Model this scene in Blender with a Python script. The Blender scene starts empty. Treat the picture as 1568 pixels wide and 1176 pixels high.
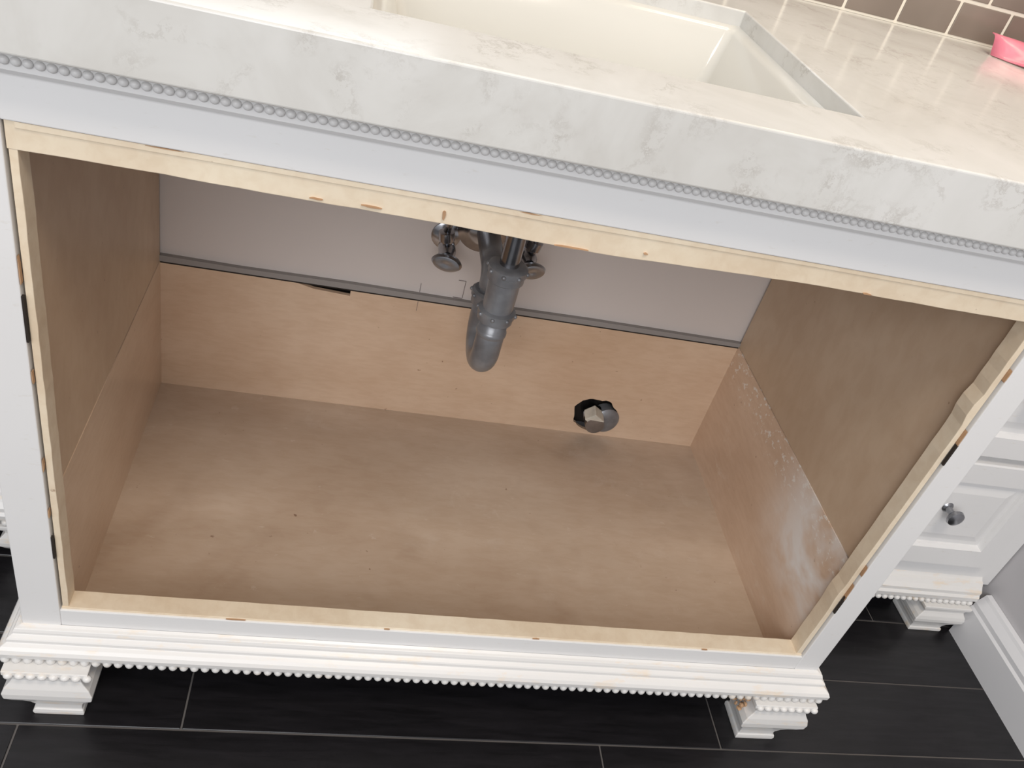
import bpy, bmesh, math, random
from mathutils import Vector, Euler, Matrix
random.seed(4)
S=bpy.context.scene
S.view_settings.view_transform='Standard'
S.view_settings.look='None'
S.view_settings.exposure=0
COL=bpy.context.collection

# ------------------------------------------------------------ materials
def lin(c):
    return tuple(((x/255)/12.92 if x/255<=.04045 else (((x/255)+.055)/1.055)**2.4) for x in c)+(1,)
def newmat(name,rough=.5,metal=0,spec=.5,coat=0):
    m=bpy.data.materials.new(name); m.use_nodes=True
    b=m.node_tree.nodes['Principled BSDF']
    b.inputs['Roughness'].default_value=rough; b.inputs['Metallic'].default_value=metal
    b.inputs['Specular IOR Level'].default_value=spec; b.inputs['Coat Weight'].default_value=coat
    b.inputs['Coat Roughness'].default_value=.15
    return m,m.node_tree,b
def node(nt,t,**k):
    n=nt.nodes.new(t)
    for a,v in k.items():
        if a in n.inputs.keys(): n.inputs[a].default_value=v
        else: setattr(n,a,v)
    return n
def coords(nt,scale=(1,1,1),rot=(0,0,0)):
    tc=nt.nodes.new('ShaderNodeTexCoord'); mp=nt.nodes.new('ShaderNodeMapping')
    mp.inputs['Scale'].default_value=scale; mp.inputs['Rotation'].default_value=rot
    nt.links.new(tc.outputs['Object'],mp.inputs['Vector']); return mp.outputs[0]
def ramp(nt,fac,stops):
    r=nt.nodes.new('ShaderNodeValToRGB'); e=r.color_ramp.elements
    while len(e)<len(stops): e.new(.5)
    for i,(p,c) in enumerate(stops):
        e[i].position=p; e[i].color=c if len(c)==4 else lin(c)
    nt.links.new(fac,r.inputs[0]); return r.outputs[0]
def mix(nt,f,a,b,mode='MIX'):
    n=nt.nodes.new('ShaderNodeMix'); n.data_type='RGBA'; n.blend_type=mode
    for s,v in ((n.inputs[0],f),(n.inputs[6],a),(n.inputs[7],b)):
        if hasattr(v,'is_linked'): nt.links.new(v,s)
        else: s.default_value=v
    return n.outputs[2]
def noise(nt,vec,scale,detail=4,rough=.5,dist=0):
    n=node(nt,'ShaderNodeTexNoise',Scale=scale,Detail=detail,Roughness=rough,Distortion=dist)
    nt.links.new(vec,n.inputs['Vector']); return n.outputs[0]
def maprange(nt,val,a,b):
    n=nt.nodes.new('ShaderNodeMapRange'); n.interpolation_type='SMOOTHSTEP'
    nt.links.new(val,n.inputs[0]); n.inputs[1].default_value=a; n.inputs[2].default_value=b; return n.outputs[0]
def bump(nt,b,h,s=.2,d=.002):
    n=node(nt,'ShaderNodeBump',Strength=s,Distance=d); nt.links.new(h,n.inputs['Height']); nt.links.new(n.outputs[0],b.inputs['Normal'])

def wood(name,c1,c2,scale,rough=.5,spots=True,coat=0,rot=(0,0,0),smudge=0,pale_front=False,stain=False):
    m,nt,b=newmat(name,rough,coat=coat)
    v=coords(nt,scale,rot)
    n1=noise(nt,v,2.2,4,.5,.8)
    base=ramp(nt,n1,[(.3,c1),(.7,c2)])
    v2=coords(nt,tuple(s*3.2 for s in scale),rot)
    n2=noise(nt,v2,12,3,.6,.4)
    g=ramp(nt,n2,[(.35,(242,236,230)),(.6,(255,255,255))])
    c=mix(nt,.5,base,g,'MULTIPLY')
    if spots:
        v3=coords(nt); n3=noise(nt,v3,95,2,.5)
        sp=ramp(nt,n3,[(.20,(150,115,90)),(.25,(255,255,255))])
        c=mix(nt,.7,c,sp,'MULTIPLY')
        n4=noise(nt,v3,4.5,3,.6)
        sm=ramp(nt,n4,[(.3,(232,222,214)),(.62,(255,255,255))])
        c=mix(nt,.7,c,sm,'MULTIPLY')
    if stain:
        n7=noise(nt,coords(nt),8,3,.55,.8)
        c=mix(nt,.35,c,ramp(nt,n7,[(.30,(222,214,208)),(.46,(255,255,255))]),'MULTIPLY')
        n8=noise(nt,coords(nt,(1,1.5,1)),48,4,.65,.3)
        c=mix(nt,ramp(nt,n8,[(.66,(0,0,0)),(.72,(130,130,130))]),c,lin((226,216,204)))
    if smudge:
        n5=noise(nt,coords(nt,(1,1,2)),26,5,.7,.6)
        n6=noise(nt,coords(nt),5,2)
        f=mix(nt,1,ramp(nt,n5,[(.56,(0,0,0)),(.66,(smudge,)*3)]),ramp(nt,n6,[(.5,(0,0,0)),(.6,(255,255,255))]),'MULTIPLY')
        c=mix(nt,f,c,lin((232,226,216)))
    if pale_front:  # whiter towards the front and upward, broken by noise; pale specks near the top
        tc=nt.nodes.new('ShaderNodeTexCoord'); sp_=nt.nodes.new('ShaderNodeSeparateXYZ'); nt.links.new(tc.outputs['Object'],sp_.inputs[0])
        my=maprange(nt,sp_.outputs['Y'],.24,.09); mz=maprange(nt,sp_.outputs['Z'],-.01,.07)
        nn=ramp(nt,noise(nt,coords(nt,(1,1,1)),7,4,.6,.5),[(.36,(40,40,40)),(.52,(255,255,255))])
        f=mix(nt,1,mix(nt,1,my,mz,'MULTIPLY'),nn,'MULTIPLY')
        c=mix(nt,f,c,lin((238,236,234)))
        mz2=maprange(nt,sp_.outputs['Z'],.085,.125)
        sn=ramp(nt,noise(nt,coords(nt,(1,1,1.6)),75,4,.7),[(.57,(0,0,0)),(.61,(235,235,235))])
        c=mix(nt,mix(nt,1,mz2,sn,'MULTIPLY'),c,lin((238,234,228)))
    nt.links.new(c,b.inputs['Base Color']); bump(nt,b,n2,.05,.001)
    return m
M_floorply=wood('plywood_floor',(192,171,150),(208,188,168),(1,3,1),.34,coat=.3,smudge=90,stain=True)
M_sideply=wood('plywood_side',(200,177,152),(214,191,166),(2.2,1.3,.8),.45,rot=(.5,0,0))
M_lowply=wood('plywood_lower_strip',(212,187,162),(224,201,178),(1,1,4),.3,coat=.35)
M_lowplyR=wood('plywood_lower_strip_pale_front',(214,187,163),(226,201,178),(1,1,4),.3,coat=.35,pale_front=True,smudge=140)
M_backply=wood('plywood_back',(213,184,156),(223,196,170),(1,1,4),.45)
M_raw=wood('raw_cut_wood',(232,216,190),(242,229,206),(2,2,2),.6)
M_rawdark=wood('chipped_wood',(178,142,110),(204,168,132),(3,3,3),.7)

def paint(name,c,rough=.35,wear=None,ws=30,lo=.56):
    m,nt,b=newmat(name,rough)
    v=coords(nt); n=noise(nt,v,4,3)
    col=ramp(nt,n,[(.3,tuple(x-5 for x in c)),(.7,c)])
    if wear:
        n2=noise(nt,coords(nt,(1,3,3)),ws,5,.65)
        col=mix(nt,ramp(nt,n2,[(lo,(0,0,0)),(lo+.14,(190,190,190))]),col,lin(wear))
    nt.links.new(col,b.inputs['Base Color']); return m
M_white=paint('white_cabinet_paint',(232,231,230),.33,(212,206,196),60,.62)
M_mould=paint('white_worn_moulding_paint',(233,231,228),.3,(236,212,180),22,.55)
M_bead=paint('bead_paint',(228,227,226),.4)
M_drywall=paint('primed_back_wall',(212,202,196),.6)
M_wallgrey=paint('grey_wall_paint',(196,194,196),.7)
M_base=paint('baseboard_paint',(228,228,230),.35)
M_basin=paint('porcelain',(214,212,205),.12)
M_dark=paint('dark_gap',(44,36,30),.9)
M_greyseam=paint('grey_caulk',(150,144,140),.7)
M_pencil=paint('pencil_line',(120,108,104),.8)

def marble():
    m,nt,b=newmat('marble_quartz',.17,spec=.5)
    v=coords(nt)
    big=noise(nt,v,8,5,.6,.8)
    base=ramp(nt,big,[(.3,(202,200,195)),(.5,(212,211,207)),(.72,(219,218,215))])
    ws=node(nt,'ShaderNodeTexNoise',Scale=24,Detail=6,Roughness=.7); nt.links.new(v,ws.inputs['Vector'])
    add=nt.nodes.new('ShaderNodeVectorMath'); add.operation='MULTIPLY_ADD'
    nt.links.new(ws.outputs['Color'],add.inputs[0]); add.inputs[1].default_value=(.06,.06,.06); nt.links.new(v,add.inputs[2])
    rn=noise(nt,add.outputs[0],38,5,.62,.3)
    ridge=ramp(nt,rn,[(.45,(0,0,0)),(.495,(255,255,255)),(.505,(255,255,255)),(.55,(0,0,0))])
    msk=ramp(nt,noise(nt,v,19,3,.6,.5),[(.50,(0,0,0)),(.66,(255,255,255))])
    f=mix(nt,1.0,ridge,msk,'MULTIPLY')
    f2=mix(nt,1.0,f,(.38,.38,.38,1),'MULTIPLY')
    c=mix(nt,f2,base,lin((154,146,137)))
    blot=ramp(nt,noise(nt,add.outputs[0],70,3,.6),[(.60,(0,0,0)),(.70,(135,135,135))])
    c=mix(nt,mix(nt,1.0,blot,msk,'MULTIPLY'),c,lin((160,152,142)))
    nt.links.new(c,b.inputs['Base Color']); return m
M_marble=marble()

def metal(name,c,rough,mt=1):
    m,nt,b=newmat(name,rough,mt); v=coords(nt); n=noise(nt,v,40,3)
    nt.links.new(ramp(nt,n,[(.3,tuple(int(x*.8) for x in c)),(.7,c)]),b.inputs['Base Color']); return m
M_chrome=metal('chrome',(188,189,194),.2)
M_trap=metal('grey_drain_plastic',(150,151,154),.3,.3)
M_brass=metal('pale_fitting',(222,216,202),.4,0)
M_knob=metal('brushed_nickel',(186,187,192),.28)

m,nt,b=newmat('black_plank_tile',.32)
v=coords(nt,(1,8,1)); n=noise(nt,v,14,5,.6,.5)
nt.links.new(ramp(nt,n,[(.3,(17,16,18)),(.7,(32,30,33))]),b.inputs['Base Color']); bump(nt,b,n,.15,.001)
M_plank=m
M_grout=paint('floor_grout',(100,96,94),.9)
M_tilegrout=paint('cream_grout',(236,228,212),.8)
m,nt,b=newmat('brown_glazed_tile',.15)
v=coords(nt); n=noise(nt,v,6,3)
nt.links.new(ramp(nt,n,[(.35,(118,106,96)),(.65,(143,130,119))]),b.inputs['Base Color']); M_tile=m
m,nt,b=newmat('pink_plastic',.25); n=noise(nt,coords(nt),20,3)
nt.links.new(ramp(nt,n,[(.3,(240,110,140)),(.7,(250,165,180))]),b.inputs['Base Color'])
b.inputs['Transmission Weight'].default_value=.25; M_pink=m
m,nt,b=newmat('mirror_glass',.02,1); n=noise(nt,coords(nt),2,1)
nt.links.new(ramp(nt,n,[(.3,(225,228,228)),(.7,(230,232,232))]),b.inputs['Base Color']); M_mirror=m

# ------------------------------------------------------------ helpers
def empty(name):
    e=bpy.data.objects.new(name,None); COL.objects.link(e); e.empty_display_size=.05; return e
def mk(name,bm,mat,parent=None,bevel=0,smooth=False,seg=2):
    bmesh.ops.recalc_face_normals(bm,faces=bm.faces)
    me=bpy.data.meshes.new(name); bm.to_mesh(me); bm.free(); me.materials.append(mat)
    if smooth:
        for p in me.polygons: p.use_smooth=True
    o=bpy.data.objects.new(name,me); COL.objects.link(o)
    if parent: o.parent=parent
    if bevel:
        md=o.modifiers.new('bevel','BEVEL'); md.width=bevel; md.segments=seg; md.limit_method='ANGLE'; md.angle_limit=.6
    return o
def addbox(bm,a,b_):
    r=bmesh.ops.create_cube(bm,size=1)
    for v in r['verts']:
        v.co=Vector([a[i]+(v.co[i]+.5)*(b_[i]-a[i]) for i in range(3)])
def box(name,a,b_,mat,parent=None,bevel=0,seg=2):
    bm=bmesh.new(); addbox(bm,a,b_); return mk(name,bm,mat,parent,bevel,seg=seg)
def prism(name,pts,axis,lo,hi,mat,parent=None,bevel=0):
    bm=bmesh.new(); k=[i for i in range(3) if i!=axis]
    def mkv(p,t):
        c=[0,0,0]; c[k[0]]=p[0]; c[k[1]]=p[1]; c[axis]=t; return bm.verts.new(c)
    A=[mkv(p,lo) for p in pts]; B=[mkv(p,hi) for p in pts]
    bm.faces.new(A); bm.faces.new(B[::-1])
    for i in range(len(pts)):
        j=(i+1)%len(pts); bm.faces.new((A[i],A[j],B[j],B[i]))
    return mk(name,bm,mat,parent,bevel)
def sweep(name,path,r,mat,parent=None,seg=20,cap=True):
    bm=bmesh.new(); P=[Vector(p) for p in path]; n=len(P); rs=r if isinstance(r,(list,tuple)) else [r]*n
    rings=[]; up=None
    for i in range(n):
        t=((P[min(i+1,n-1)]-P[i]).normalized() if i<n-1 else Vector()) + ((P[i]-P[max(i-1,0)]).normalized() if i>0 else Vector())
        t.normalize()
        if up is None: up=t.orthogonal().normalized()
        up=(up-t*up.dot(t)).normalized(); s=t.cross(up)
        rings.append([bm.verts.new(P[i]+(up*math.cos(a)+s*math.sin(a))*rs[i]) for a in [2*math.pi*k/seg for k in range(seg)]])
    for i in range(n-1):
        for k in range(seg):
            bm.faces.new((rings[i][k],rings[i][(k+1)%seg],rings[i+1][(k+1)%seg],rings[i+1][k]))
    if cap: bm.faces.new(rings[0][::-1]); bm.faces.new(rings[-1])
    return mk(name,bm,mat,parent,0,True)
def lathe(name,prof,origin,direction,mat,parent=None,seg=24,smooth=True):
    d=Vector(direction).normalized(); u=d.orthogonal().normalized(); w=d.cross(u); o=Vector(origin)
    bm=bmesh.new(); rings=[]
    for t,r in prof:
        rings.append([bm.verts.new(o+d*t+(u*math.cos(a)+w*math.sin(a))*max(r,.0002)) for a in [2*math.pi*k/seg for k in range(seg)]])
    for i in range(len(prof)-1):
        for k in range(seg):
            bm.faces.new((rings[i][k],rings[i][(k+1)%seg],rings[i+1][(k+1)%seg],rings[i+1][k]))
    bm.faces.new(rings[0][::-1]); bm.faces.new(rings[-1])
    ob=mk(name,bm,mat,parent,0,False)
    if smooth:
        for p in ob.data.polygons: p.use_smooth=True
        md=ob.modifiers.new('e','EDGE_SPLIT'); md.split_angle=.7
    return ob
def plate_hole(name,x0,x1,z0,z1,holes,y0,y1,mat,parent):
    bm=bmesh.new(); edges=[]
    def loop(pts):
        vs=[bm.verts.new((p[0],y0,p[1])) for p in pts]
        for i in range(len(vs)): edges.append(bm.edges.new((vs[i],vs[(i+1)%len(vs)])))
    loop([(x0,z0),(x1,z0),(x1,z1),(x0,z1)])
    for h in holes: loop(h)
    bmesh.ops.triangle_fill(bm,use_beauty=True,edges=edges)
    r=bmesh.ops.extrude_face_region(bm,geom=bm.faces[:])
    for g in r['geom']:
        if isinstance(g,bmesh.types.BMVert): g.co.y=y1
    return mk(name,bm,mat,parent)
def union(base,others):
    for i,o in enumerate(others):
        md=base.modifiers.new('u%d'%i,'BOOLEAN'); md.operation='UNION'; md.object=o; md.solver='EXACT'
    dg=bpy.context.evaluated_depsgraph_get(); dg.update()
    me=bpy.data.meshes.new_from_object(base.evaluated_get(dg))
    base.modifiers.clear(); base.data=me
    for o in others: bpy.data.objects.remove(o)
    bm=bmesh.new(); bm.from_mesh(me); bmesh.ops.remove_doubles(bm,verts=bm.verts,dist=1e-5)
    bmesh.ops.dissolve_limit(bm,angle_limit=.01,verts=bm.verts,edges=bm.edges); bm.to_mesh(me); bm.free()

W=.84; H=.517; D=.4474; ZF=-.06; ZB=.148; FL=-.16
# ------------------------------------------------------------ room
bm=bmesh.new(); addbox(bm,(-2.2,-2.6,FL-.03),(1.275,.51,FL-.0012)); 
fl=mk('floor',bm,M_grout)
bm=bmesh.new(); g=.0011
for i in range(-23,6):
    ya=-.033+.1125*i; yb=min(ya+.1125,.51)
    if ya>=.51: break
    off=.123+.167*i
    x=off+math.floor((-2.2-off)/.664)*.664
    while x<1.275:
        a=max(x,-2.2); b2=min(x+.664,1.275)
        if b2-a>.01 and yb-ya>.01: addbox(bm,(a+g,ya+g,FL-.02),(b2-g,yb-g,FL))
        x+=.664
pl=mk('floor_planks',bm,M_plank,fl,.0006,seg=1)
box('wall_back',(-2.2,.512,FL),(1.38,.62,2.3),M_wallgrey)
box('wall_right',(1.277,-2.6,FL),(1.38,.512,2.3),M_wallgrey)
bb=bmesh.new()
prof=[(1.256,FL),(1.256,-.098),(1.259,-.094),(1.259,-.086),(1.266,-.074),(1.268,-.069),(1.2765,-.068),(1.2765,FL)]
A=[bb.verts.new((p[0],-2.6,p[1])) for p in prof]; B=[bb.verts.new((p[0],.185,p[1])) for p in prof]
bb.faces.new(A); bb.faces.new(B[::-1])
for i in range(len(prof)): bb.faces.new((A[i],A[(i+1)%8],B[(i+1)%8],B[i]))
mk('baseboard_right',bb,M_base)

bs=empty('backsplash')
box('grout_bed',(-.445,.5045,.6237),(1.275,.5115,.757),M_tilegrout,bs)
bm=bmesh.new()
for r in range(3):
    z0=.6245+.0435*r; off=.796+(.037 if r%2 else 0)
    for k in range(-27,8):
        xa=off+.075*k
        if xa<-.445 or xa+.075>1.276: continue
        addbox(bm,(xa+.0021,.5030,z0+.0021),(xa+.0729,.5095,z0+.0414))
mk('tiles',bm,M_tile,bs,.001)
mi=empty('wall_mirror')
box('glass',(-.35,.505,.79),(1.19,.510,1.75),M_mirror,mi)
for n,a,b2 in (('frame_bottom',(-.37,.497,.765),(1.21,.5115,.79)),('frame_top',(-.37,.497,1.75),(1.21,.5115,1.775)),
               ('frame_left',(-.37,.497,.79),(-.35,.5115,1.75)),('frame_right',(1.19,.497,.79),(1.21,.5115,1.75))):
    box(n,a,b2,M_white,mi,.002)

# ------------------------------------------------------------ main vanity
V=empty('sink_vanity_cabinet')
XL=-.038; XR=.873
box('side_left',(XL,.019,-.062),(-.012,D+.05,.572),M_white,V)
box('side_right',(W+.012,.019,-.062),(XR,D+.05,.572),M_white,V)
box('liner_left_upper',(-.012,.02,ZB),(0,D,.54),M_sideply,V)
box('liner_right_upper',(W,.02,ZB),(W+.012,D,.54),M_sideply,V)
box('liner_left_lower',(-.012,.02,ZF-.006),(.0008,D,ZB-.0004),M_lowply,V)
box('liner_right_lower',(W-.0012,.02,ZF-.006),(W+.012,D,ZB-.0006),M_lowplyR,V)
box('cabinet_bottom',(-.012,.019,ZF-.008),(W+.012,D+.012,ZF),M_floorply,V)
cx,cz,rr=.656,-.018,.035
hole=[]
for k in range(40):
    a=2*math.pi*k/40; r=rr*(1+.06*math.sin(3*a+.6)+.04*math.sin(7*a)+random.uniform(-.045,.045))
    hole.append((cx+r*math.cos(a),max(cz+r*math.sin(a)*.92,ZF+.002)))
slot=[(.175,ZB-.003),(.20,ZB-.009),(.25,ZB-.012),(.25,ZB-.003)]
plate_hole('back_panel_lower',0,W,ZF-.004,ZB,[hole,slot],D,D+.006,M_backply,V)
box('back_hole_void',(.02,D+.03,ZF),(.8,D+.034,ZB-.02),M_dark,V)
box('back_wall_primed',(-.012,D+.0062,ZB-.02),(.17,D+.012,.572),M_drywall,V)
box('back_wall_primed_b',(.26,D+.0062,ZB-.02),(W+.012,D+.012,.572),M_drywall,V)
box('back_wall_primed_c',(.17,D+.0062,ZB-.003),(.26,D+.012,.572),M_drywall,V)
prism('back_seam',[(.0,ZB-.001),(.84,ZB-.001),(.84,ZB+.006),(.6,ZB+.0075),(.45,ZB+.006),(.25,ZB+.008),(.1,ZB+.0065),(0,ZB+.008)],1,D-.001,D+.0062,M_greyseam,V)
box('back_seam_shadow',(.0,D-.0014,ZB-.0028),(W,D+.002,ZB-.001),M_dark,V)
bm=bmesh.new(); yp=D+.0054
for a,b2 in (((.405,.156),(.4056,.184)),((.392,.1555),(.405,.1562)),((.344,.156),(.3446,.170)),((.395,.184),(.4056,.1846)),((.44,.156),(.4406,.20))):
    addbox(bm,(a[0],yp,a[1]),(b2[0],yp+.001,b2[1]))
addbox(bm,(.344,D-.0003,.128),(.3446,D+.001,.146))
mk('pencil_marks',bm,M_pencil,V)
box('stile_left',(XL,0,-.03),(-.0012,.019,.572),M_white,V,.001)
box('stile_right',(W+.0012,0,-.03),(XR,.019,.572),M_white,V,.001)
box('rail_top',(-.0012,0.0003,H),(W+.0012,.019,.572),M_white,V,.001)
box('rail_bottom',(-.0012,0.0003,-.062),(W+.0012,.019,-.002),M_white,V,.001)
def ragged(x0,x1,base,amp,steps):
    return [(x0+(x1-x0)*i/steps, base+random.uniform(-amp,amp)*(1 if 0<i<steps else 0)) for i in range(steps+1)]
low=ragged(0.0,W,H-.0215,.0003,50)
low=[(x,z-(.0035*math.exp(-((x-.40)/.10)**2))+.0006*math.sin(x*23) ) for x,z in low]
prism('subframe_top',[(0,H-.0005),]+low+[(W,H-.0005)],1,.003,.021,M_raw,V,.0006)
prism('subframe_top_lip',[(0.007,H-.0005),(.007,H-.005),(.3,H-.0045),(.38,H-.0055),(.6,H-.004),(W-.007,H-.005),(W-.007,H-.0005)],1,.0015,.004,M_raw,V,.0004)
lj=[(.0068+random.uniform(-.0003,.0003), -.001+i*(H)/40) for i in range(41)]
prism('subframe_left',[(0.0008,-.001)]+lj+[(.0008,H-.001)],1,.0035,.024,M_raw,V,.0006)
rj=[(W-.0070+random.uniform(-.0003,.0003)-(.003 if 29<i<32 else 0)-(.0015 if i in(8,9) else 0), -.001+i*(H)/40) for i in range(41)]
prism('subframe_right',[(W-.0008,-.001)]+rj+[(W-.0008,H-.001)],1,.0035,.024,M_raw,V,.0006)
br=ragged(0,W,.0004,.0003,60)
prism('subframe_bottom',[(0,-.008)]+br+[(W,-.008)],1,.0025,.024,M_raw,V,.0006)
box('gap_left_void',(-.0025,.012,0),(.002,.018,H),M_dark,V)
box('gap_right_void',(W-.002,.012,0),(W+.0025,.018,H),M_dark,V)
bm=bmesh.new()
def sliver(c,du,dv,y0,y1):
    n=9; pts=[]
    for k in range(n):
        a=2*math.pi*k/n; q=random.uniform(.55,1.1)
        pts.append((c[0]+du*math.cos(a)*q,c[1]+dv*math.sin(a)*q))
    A=[bm.verts.new((p[0],y0,p[1])) for p in pts]; B=[bm.verts.new((p[0],y1,p[1])) for p in pts]
    bm.faces.new(A); bm.faces.new(B[::-1])
    for k in range(n): bm.faces.new((A[k],A[(k+1)%n],B[(k+1)%n],B[k]))
for (x,z,w,h) in [(.245,H-.018,.009,.0008),(.298,H-.014,.0014,.0045),(.205,H-.019,.005,.0006),(.40,H-.0235,.016,.0007),(.46,H-.018,.002,.001),(.36,H-.001,.010,.0006),(.10,H-.0008,.014,.0004),(.66,H-.02,.004,.0006)]:
    sliver((x,z),w,h,.0012,.004)
for (z,h) in [(.36,.010),(.12,.018),(.16,.008),(.44,.008)]: sliver((W-.0002,z),.0007,h,-.0003,.004)
for (z,h) in [(.40,.014),(.30,.010),(.14,.006),(.2,.01)]: sliver((-.0002,z),.0006,h,-.0003,.004)
for (x,w) in [(.17,.010),(.5,.004),(.71,.004),(.33,.003)]: sliver((x,-.0006),w,.0005,.0008,.004)
mk('wood_chips',bm,M_rawdark,V)
bm=bmesh.new()
for x,zs in ((-.0002,((.078,.108),(.335,.378))),(W+.0002,((.085,.115),(.325,.352)))):
    for za,zb in zs: addbox(bm,(x-.0009,-.0002,za),(x+.0009,.003,zb))
mk('saw_slots',bm,M_dark,V)

prism('bead_backing',[(0.0002,.5505),(-.004,.551),(-.006,.554),(-.006,.5725),(.0002,.5725)],0,XL,XR,M_bead,V)
def beads(name,pts,rx,ry,rz,mat,parent,u=12,vv=8):
    bm=bmesh.new()
    for p in pts:
        r=bmesh.ops.create_uvsphere(bm,u_segments=u,v_segments=vv,radius=1)
        for v in r['verts']: v.co=Vector((p[0]+v.co.x*rx,p[1]+v.co.y*ry,p[2]+v.co.z*rz))
    return mk(name,bm,mat,parent,0,True)
n=int((XR-XL)/.0070)
beads('beads_upper',[(XL+.004+i*(XR-XL-.008)/(n-1),-.0062,.5605) for i in range(n)],.0034,.0030,.0031,M_bead,V)
beads('beads_upper_side',[(XR+.002,.0+i*.0070,.5605) for i in range(66)],.0035,.0033,.0032,M_bead,V,8,6)
bp=[(0,-.026),(.003,-.0275),(.006,-.028),(.0075,-.0315),(.0075,-.0345),(.0115,-.037),(.0125,-.0385),(.0125,-.0425),(.0165,-.0450),(.0195,-.0475),(.0215,-.0515),(.0210,-.0575),(.013,-.0595),(.013,-.071),(-.003,-.071)]
def mould(name,xl,xr,y0,yb,prof,mat,parent):
    bm=bmesh.new(); cols=[]
    for o,z in prof:
        cols.append([bm.verts.new((xl-o,yb,z)),bm.verts.new((xl-o,y0-o,z)),bm.verts.new((xr+o,y0-o,z)),bm.verts.new((xr+o,yb,z))])
    for i in range(len(prof)-1):
        for k in range(3): bm.faces.new((cols[i][k],cols[i][k+1],cols[i+1][k+1],cols[i+1][k]))
    return mk(name,bm,mat,parent,.0005)
mould('base_moulding',XL,XR,0,.44,bp,M_mould,V)
box('base_under',(XL-.012,-.012,-.0725),(XR+.012,.45,-.0690),M_mould,V)
n=int((XR-XL+.034)/.0108)
beads('beads_lower',[(XL-.015+i*(XR-XL+.030)/(n-1),-.0152,-.0655) for i in range(n)],.0048,.0048,.0056,M_mould,V)
beads('beads_lower_side',[(XR+.0152,-.005+i*.0108,-.0655) for i in range(40)],.0048,.0048,.0056,M_mould,V,8,6)
def foot(name,x0,x1,y0,y1,outer,parent,top=-.071,bot=FL,s=1):
    h=top-bot
    sec=[(0,-.001),(.06,-.001),(.11,.001),(.13,.006),(.20,.007),(.26,.004),(.34,-.001),(.44,-.004),(.53,-.003),(.60,.003),(.66,.010),(.72,.015),(.80,.019),(.88,.020),(.90,.017),(.95,.016),(1,.017)]
    bm=bmesh.new(); rings=[]
    for t,i in sec:
        i*=s; z=top-h*t
        o_=i*(1.25 if i>.008 else 1); n_=i*(.55 if i>.008 else 1); f_=i*.45
        a,b_=(o_,n_) if outer=='L' else (n_,o_)
        rings.append([bm.verts.new(c) for c in ((x0+a,y0+f_,z),(x1-b_,y0+f_,z),(x1-b_,y1-i,z),(x0+a,y1-i,z))])
    for a in range(len(rings)-1):
        for k in range(4): bm.faces.new((rings[a][k],rings[a][(k+1)%4],rings[a+1][(k+1)%4],rings[a+1][k]))
    bm.faces.new(rings[0][::-1]); bm.faces.new(rings[-1])
    return mk(name,bm,M_mould,parent,.001)
foot('foot_front_left',-.053,.028,-.028,.05,'L',V)
foot('foot_front_right',.802,.886,-.024,.05,'R',V)
foot('foot_rear_left',-.052,.028,.36,.43,'L',V)
foot('foot_rear_right',.806,.888,.36,.43,'R',V)
for i,(a,y_) in enumerate(((-.051,-.0285),(.804,-.0245))):
    beads('foot_beads_%d'%i,[(a+.004+k*.0108,y_,-.0765) for k in range(8)],.0048,.004,.0042,M_mould,V)
bm=bmesh.new()
for k in range(14):
    c=Vector((.796+random.uniform(-.008,.004),-.014+random.uniform(0,.02),-.086+random.uniform(-.014,.008)))
    r=bmesh.ops.create_icosphere(bm,subdivisions=1,radius=1)
    sx,sy,sz=[random.uniform(.0015,.0045) for _ in range(3)]
    for v in r['verts']: v.co=c+Vector((v.co.x*sx,v.co.y*sy,v.co.z*sz))
mk('torn_wood',bm,M_rawdark,V)

# ------------------------------------------------------------ countertop
CT=empty('marble_countertop')
zc0,zc1=.5726,.6235; xs0,xs1,ys0,ys1=.227,.611,.050,.350; ZS=.6055
def slab():
    bm=bmesh.new()
    X=[-.445,-.06,xs0,xs1,.895,1.275]; Y=sorted([-.03,.155,ys0,ys1,.5110])
    def inside(i,j):
        x=(X[i]+X[i+1])/2; y=(Y[j]+Y[j+1])/2
        if xs0<x<xs1 and ys0<y<ys1: return False
        if (x<-.06 or x>.895) and y<.155: return False
        return True
    vs={}
    def v(i,j):
        if (i,j) not in vs: vs[(i,j)]=bm.verts.new((X[i],Y[j],ZS))
        return vs[(i,j)]
    for i in range(5):
        for j in range(4):
            if inside(i,j): bm.faces.new((v(i,j),v(i+1,j),v(i+1,j+1),v(i,j+1)))
    r=bmesh.ops.extrude_face_region(bm,geom=bm.faces[:])
    for g_ in r['geom']:
        if isinstance(g_,bmesh.types.BMVert): g_.co.z=zc1
    return mk('slab',bm,M_marble,CT)
sl=slab()
aps=[box('a1',(-.06,-.03,zc0),(.895,-.004,ZS+.006),M_marble),
     box('a2',(-.06,-.01,zc0),(-.042,.175,ZS+.006),M_marble),
     box('a3',(.877,-.01,zc0),(.895,.175,ZS+.006),M_marble),
     box('a4',(.885,.155,zc0),(1.275,.18,ZS+.006),M_marble),
     box('a5',(-.445,.155,zc0),(-.05,.18,ZS+.006),M_marble)]
union(sl,aps)
md=sl.modifiers.new('bevel','BEVEL'); md.width=.0018; md.segments=3; md.limit_method='ANGLE'; md.angle_limit=.6

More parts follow.
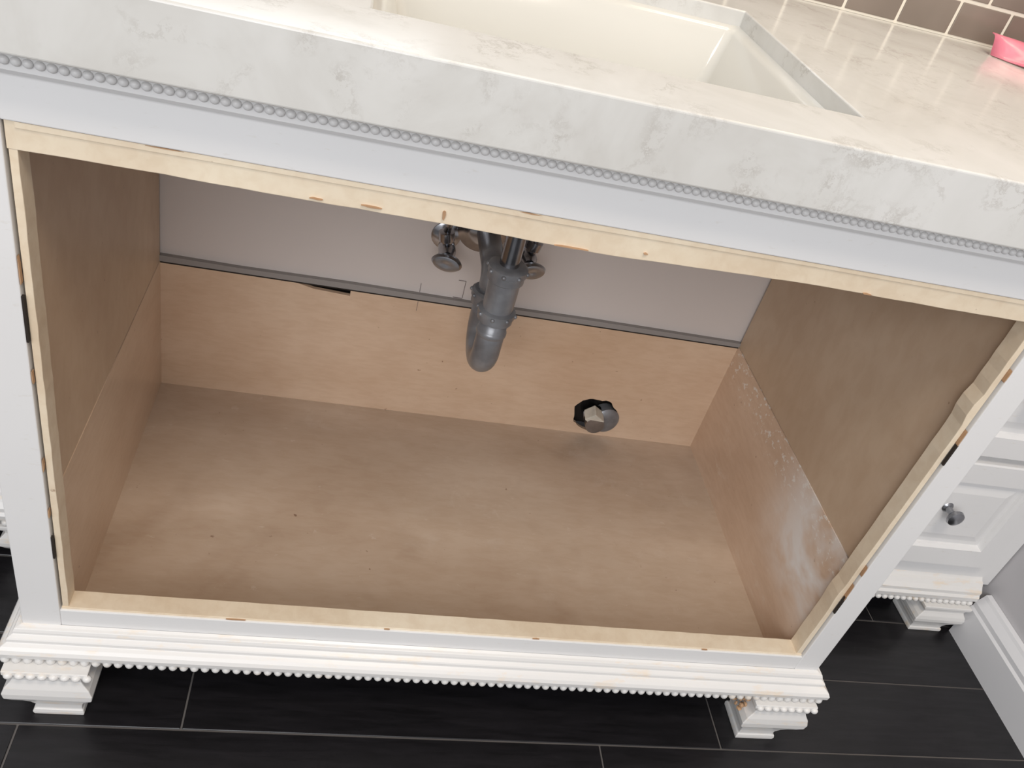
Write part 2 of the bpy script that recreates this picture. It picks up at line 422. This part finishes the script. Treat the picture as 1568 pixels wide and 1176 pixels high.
SK=empty('undermount_sink')
def rrect(x0,x1,y0,y1,r,z,n=6):
    out=[]
    for (cx_,cy_,a0) in ((x1-r,y1-r,0),(x0+r,y1-r,90),(x0+r,y0+r,180),(x1-r,y0+r,270)):
        for k in range(n+1):
            a=math.radians(a0+90*k/n); out.append((cx_+r*math.cos(a),cy_+r*math.sin(a),z))
    return out
def loft(name,loops,mat,parent,cap=True):
    bm=bmesh.new(); R=[[bm.verts.new(p) for p in l] for l in loops]; n=len(R[0])
    for i in range(len(R)-1):
        for k in range(n): bm.faces.new((R[i][k],R[i][(k+1)%n],R[i+1][(k+1)%n],R[i+1][k]))
    if cap: bm.faces.new(R[-1])
    o=mk(name,bm,mat,parent,0,True)
    md=o.modifiers.new('s','SOLIDIFY'); md.thickness=.004; md.offset=1
    return o
x0,x1,y0_,y1_=xs0-.004,xs1+.004,ys0-.004,ys1+.004
L=[rrect(x0-.015,x1+.015,y0_-.015,y1_+.015,.008,ZS-.001)]
for t,i,r in ((0,0,.008),(.003,.009,.010),(.006,.012,.012),(.06,.028,.016),(.085,.036,.022),(.098,.046,.03),(.103,.065,.04),(.106,.12,.05)):
    L.append(rrect(x0+i,x1-i,y0_+i,y1_-i,r,ZS-.001-t))
loft('basin',L,M_basin,SK)
lathe('drain_flange',[(0,.021),(.002,.021),(.003,.018),(.0015,.012)],(.4185,.27,.4995),(0,0,1),M_chrome,SK)

# ------------------------------------------------------------ P-trap
T=empty('p_trap_drain')
tx,ty=.4175,.272
lathe('tailpiece',[(0,.0115),(.19,.0115)],(tx,ty,.305),(0,0,1),M_chrome,T)
def nut(name,o,d,r,h,parent,mat):
    prof=[(0,r*.86),(h*.12,r),(h*.45,r),(h*.5,r*.93),(h*.9,r*.93),(h,r*.8)]
    lathe(name,prof,o,d,mat,parent)
    dd=Vector(d).normalized(); u=dd.orthogonal().normalized(); w=dd.cross(u); bm=bmesh.new()
    for k in range(8):
        a=2*math.pi*k/8+.3; c=Vector(o)+dd*h*.3+(u*math.cos(a)+w*math.sin(a))*r
        rr_=bmesh.ops.create_uvsphere(bm,u_segments=8,v_segments=6,radius=.0028)
        for v_ in rr_['verts']: v_.co=c+v_.co*1.0
    mk(name+'_lugs',bm,mat,parent,0,True)
nut('slip_nut_top',(tx,ty,.322),(0,0,-1),.0235,.022,T,M_trap)
lathe('trap_inlet',[(0,.0190),(.045,.0185),(.055,.0185)],(tx,ty,.302),(0,0,-1),M_trap,T)
nut('slip_nut_mid',(tx,ty,.262),(0,0,-1),.0230,.018,T,M_trap)
arc=[(tx,ty,.248),(tx,ty,.215)]
R_=.034
for k in range(1,19):
    a=math.pi*k/18
    arc.append((tx,ty+R_-R_*math.cos(a),.200-R_*math.sin(a)*.9))
arc+= [(tx,ty+2*R_,.210),(tx,ty+2*R_,.225)]
sweep('j_bend',arc,.0172,M_trap,T,24)
lathe('j_bend_collar',[(0,.0172),(.002,.0186),(.006,.0186),(.008,.0172)],(tx,ty,.232),(0,0,-1),M_trap,T)
nut('slip_nut_arm',(tx,ty+2*R_,.245),(0,0,-1),.0225,.022,T,M_trap)
arm=[(tx,ty+2*R_,.240),(tx,ty+2*R_,.250)]
for k in range(1,9):
    a=math.pi/2*k/8; arm.append((tx,ty+2*R_+.02-.02*math.cos(a),.250+.02*math.sin(a)))
arm.append((tx,D+.006,.270))
sweep('trap_arm',arm,.0155,M_trap,T,24)
lathe('escutcheon',[(0,.036),(.003,.035),(.010,.022),(.012,.018)],(tx-.006,D+.006,.270),(0,-1,0),M_chrome,T,32)

def valve(x,z,tilt):
    E=empty('shutoff_valve'); y=D+.006
    lathe('wall_flange',[(0,.020),(.002,.0198),(.006,.011)],(x,y,z),(0,-1,0),M_chrome,E)
    lathe('stub',[(0,.0065),(.034,.0065)],(x,y,z),(0,-1,0),M_chrome,E)
    lathe('body',[(0,.0095),(.004,.0115),(.020,.0115),(.024,.009),(.032,.007)],(x,y-.026,z),(0,-1,0),M_chrome,E)
    lathe('outlet',[(0,.0075),(.014,.0075),(.014,.0105),(.026,.0105),(.028,.007)],(x,y-.038,z),(tilt*.2,0,1),M_chrome,E)
    lathe('stem',[(0,.004),(.012,.004)],(x,y-.056,z),(0,-1,-.1),M_chrome,E)
    h=lathe('oval_handle',[(0,.006),(.001,.0135),(.006,.015),(.010,.013),(.011,.009),(.0095,.003)],(0,0,0),(0,-1,0),M_knob,E)
    h.scale=(1.35,1,.8); h.location=(x,y-.066,z-.001); h.rotation_euler=(.05,0,tilt*.25)
    p=[(x+tilt*.005,y-.038,z+.024)]
    for k in range(1,12):
        t=k/11; p.append((x+tilt*.005-tilt*.03*t*t,y-.038-.10*math.sin(t*1.2),z+.024+.22*t))
    sweep('supply_line',p,.0048,M_chrome,E,12)
valve(.364,.250,-1); valve(.472,.258,1)

PF=empty('floor_pipe_fitting')
lathe('pipe',[(0,.015),(.05,.015)],(.655,D+.028,-.024),(0,-1,0.0),M_knob,PF)
lathe('coupling',[(0,.018),(.004,.022),(.022,.022),(.026,.017)],(.674,D+.016,-.026),(.15,-1,.1),M_trap,PF)
sq=box('square_plug',(-.0125,-.010,-.0105),(.0125,.010,.0105),M_brass,PF,.0015); sq.location=(.652,D-.012,-.012); sq.rotation_euler=(.35,.65,.2)
lathe('plug_collar',[(0,.017),(.008,.017),(.010,.014)],(.653,D+.006,-.018),(0,-1,0),M_knob,PF,6)

# ------------------------------------------------------------ side drawer units
def drawer_unit(xa,xb,knobx):
    E=empty('drawer_cabinet'); yf=.200
    box('carcass',(xa,yf,-.062),(xb,D+.05,.572),M_white,E)
    def front(n,z0,z1,xl,xr):
        bm=bmesh.new()
        loops=[(.0,0),(-.016,.001),(-.018,.003),(-.018,.036),(-.014,.039),(-.010,.041),(-.010,.048),(-.013,.060)]
        rings=[]
        for dy,i in loops:
            rings.append([bm.verts.new(c) for c in ((xl+i,yf+dy,z0+i),(xr-i,yf+dy,z0+i),(xr-i,yf+dy,z1-i),(xl+i,yf+dy,z1-i))])
        for a in range(len(rings)-1):
            for k in range(4): bm.faces.new((rings[a][k],rings[a][(k+1)%4],rings[a+1][(k+1)%4],rings[a+1][k]))
        bm.faces.new(rings[-1]); mk(n,bm,M_white,E)
        zc=(z0+z1)/2+.012
        lathe(n+'_knob',[(0,.009),(.002,.008),(.004,.0045),(.014,.0045),(.018,.010),(.021,.0125),(.025,.0115),(.028,.006),(.0285,.001)],(knobx,yf-.012,zc),(0,-1,0),M_knob,E)
    xl,xr=min(xa,xb)+.03,max(xa,xb)-.045
    front('drawer_lower',-.010,.190,xl,xr)
    front('drawer_middle',.200,.385,xl,xr)
    front('drawer_upper',.395,.555,xl,xr)
    return E
def side_base(E,x0,x1):
    pr=[(0,-.046),(.004,-.05),(.008,-.052),(.012,-.058),(.017,-.064),(.017,-.070),(.020,-.074),(.019,-.082),(.012,-.084),(.012,-.094),(-.003,-.094)]
    bm=bmesh.new(); cols=[]
    for o,z in pr: cols.append([bm.verts.new((x0,.2-o,z)),bm.verts.new((x1,.2-o,z))])
    for i in range(len(pr)-1): bm.faces.new((cols[i][0],cols[i][1],cols[i+1][1],cols[i+1][0]))
    mk('base_moulding',bm,M_mould,E)
    box('base_under',(x0,.19,-.096),(x1,.45,-.06),M_mould,E)
    n=int((x1-x0)/.0108)
    beads('beads',[(x0+.005+i*(x1-x0-.01)/(n-1),.1855,-.0895) for i in range(n)],.0048,.0052,.005,M_mould,E)
E=drawer_unit(.8965,1.2745,1.092); side_base(E,.897,1.2545)
foot('foot_right',1.170,1.2525,.175,.25,'R',E,-.095,FL,.8); foot('foot_left',.915,.985,.182,.25,'L',E,-.095,FL,.8)
E2=drawer_unit(-.440,-.0615,-.27); side_base(E2,-.455,-.062)
foot('foot_right',-.13,-.065,.182,.25,'R',E2,-.095,FL,.8); foot('foot_left',-.45,-.38,.182,.25,'L',E2,-.095,FL,.8)

# ------------------------------------------------------------ pink plastic wrapper on the counter
bm=bmesh.new(); NU,NV=16,10; g_=[]
for i in range(NU):
    r_=[]
    for j in range(NV):
        u=i/(NU-1); v=j/(NV-1)
        x=.978+.20*u; y=.464-.24*v*u-.02*v
        z=.6265+.028*math.sin(min(1,v*1.2)*math.pi)*(.15+.85*u)+.005*math.sin(9*u+5*v)*v+.020*(1-v)*(1-u)
        r_.append(bm.verts.new((x,y,max(z,.6250))))
    g_.append(r_)
for i in range(NU-1):
    for j in range(NV-1): bm.faces.new((g_[i][j],g_[i+1][j],g_[i+1][j+1],g_[i][j+1]))
pk=mk('pink_plastic_wrapper',bm,M_pink,None,0,True); md=pk.modifiers.new('s','SOLIDIFY'); md.thickness=.0012; md.offset=0

# ------------------------------------------------------------ lights
w=bpy.data.worlds.new('world'); S.world=w; w.use_nodes=True; nt=w.node_tree
bg=nt.nodes['Background']; bg.inputs[0].default_value=(.99,.98,1,1); bg.inputs[1].default_value=.53
def area(name,loc,tgt,size,e,c,sy=None):
    l=bpy.data.lights.new(name,'AREA'); l.energy=e; l.color=c; l.size=size
    if sy: l.shape='RECTANGLE'; l.size_y=sy
    o=bpy.data.objects.new(name,l); COL.objects.link(o); o.location=loc
    o.rotation_euler=(Vector(tgt)-Vector(loc)).to_track_quat('-Z','Y').to_euler(); return o
area('window_daylight',(-.4,-2.4,1.6),(.3,.2,.6),1.9,44,(.95,.97,1),1.4)
area('ceiling_lamp',(.5,-.9,2.2),(.4,.1,.2),.5,16,(1,.89,.76))
area('vanity_lamp',(1.0,.30,1.6),(.95,.2,.6),.5,3.2,(1,.80,.54),.15)

# ------------------------------------------------------------ camera
cd=bpy.data.cameras.new('camera'); cd.sensor_width=36; cd.lens=1307.9/1568*36; cd.clip_start=.01
cam=bpy.data.objects.new('camera',cd); COL.objects.link(cam)
cam.location=(.2239,-.5770,.7891); cam.rotation_euler=(.9245,-.2361,-.0984)
S.camera=cam
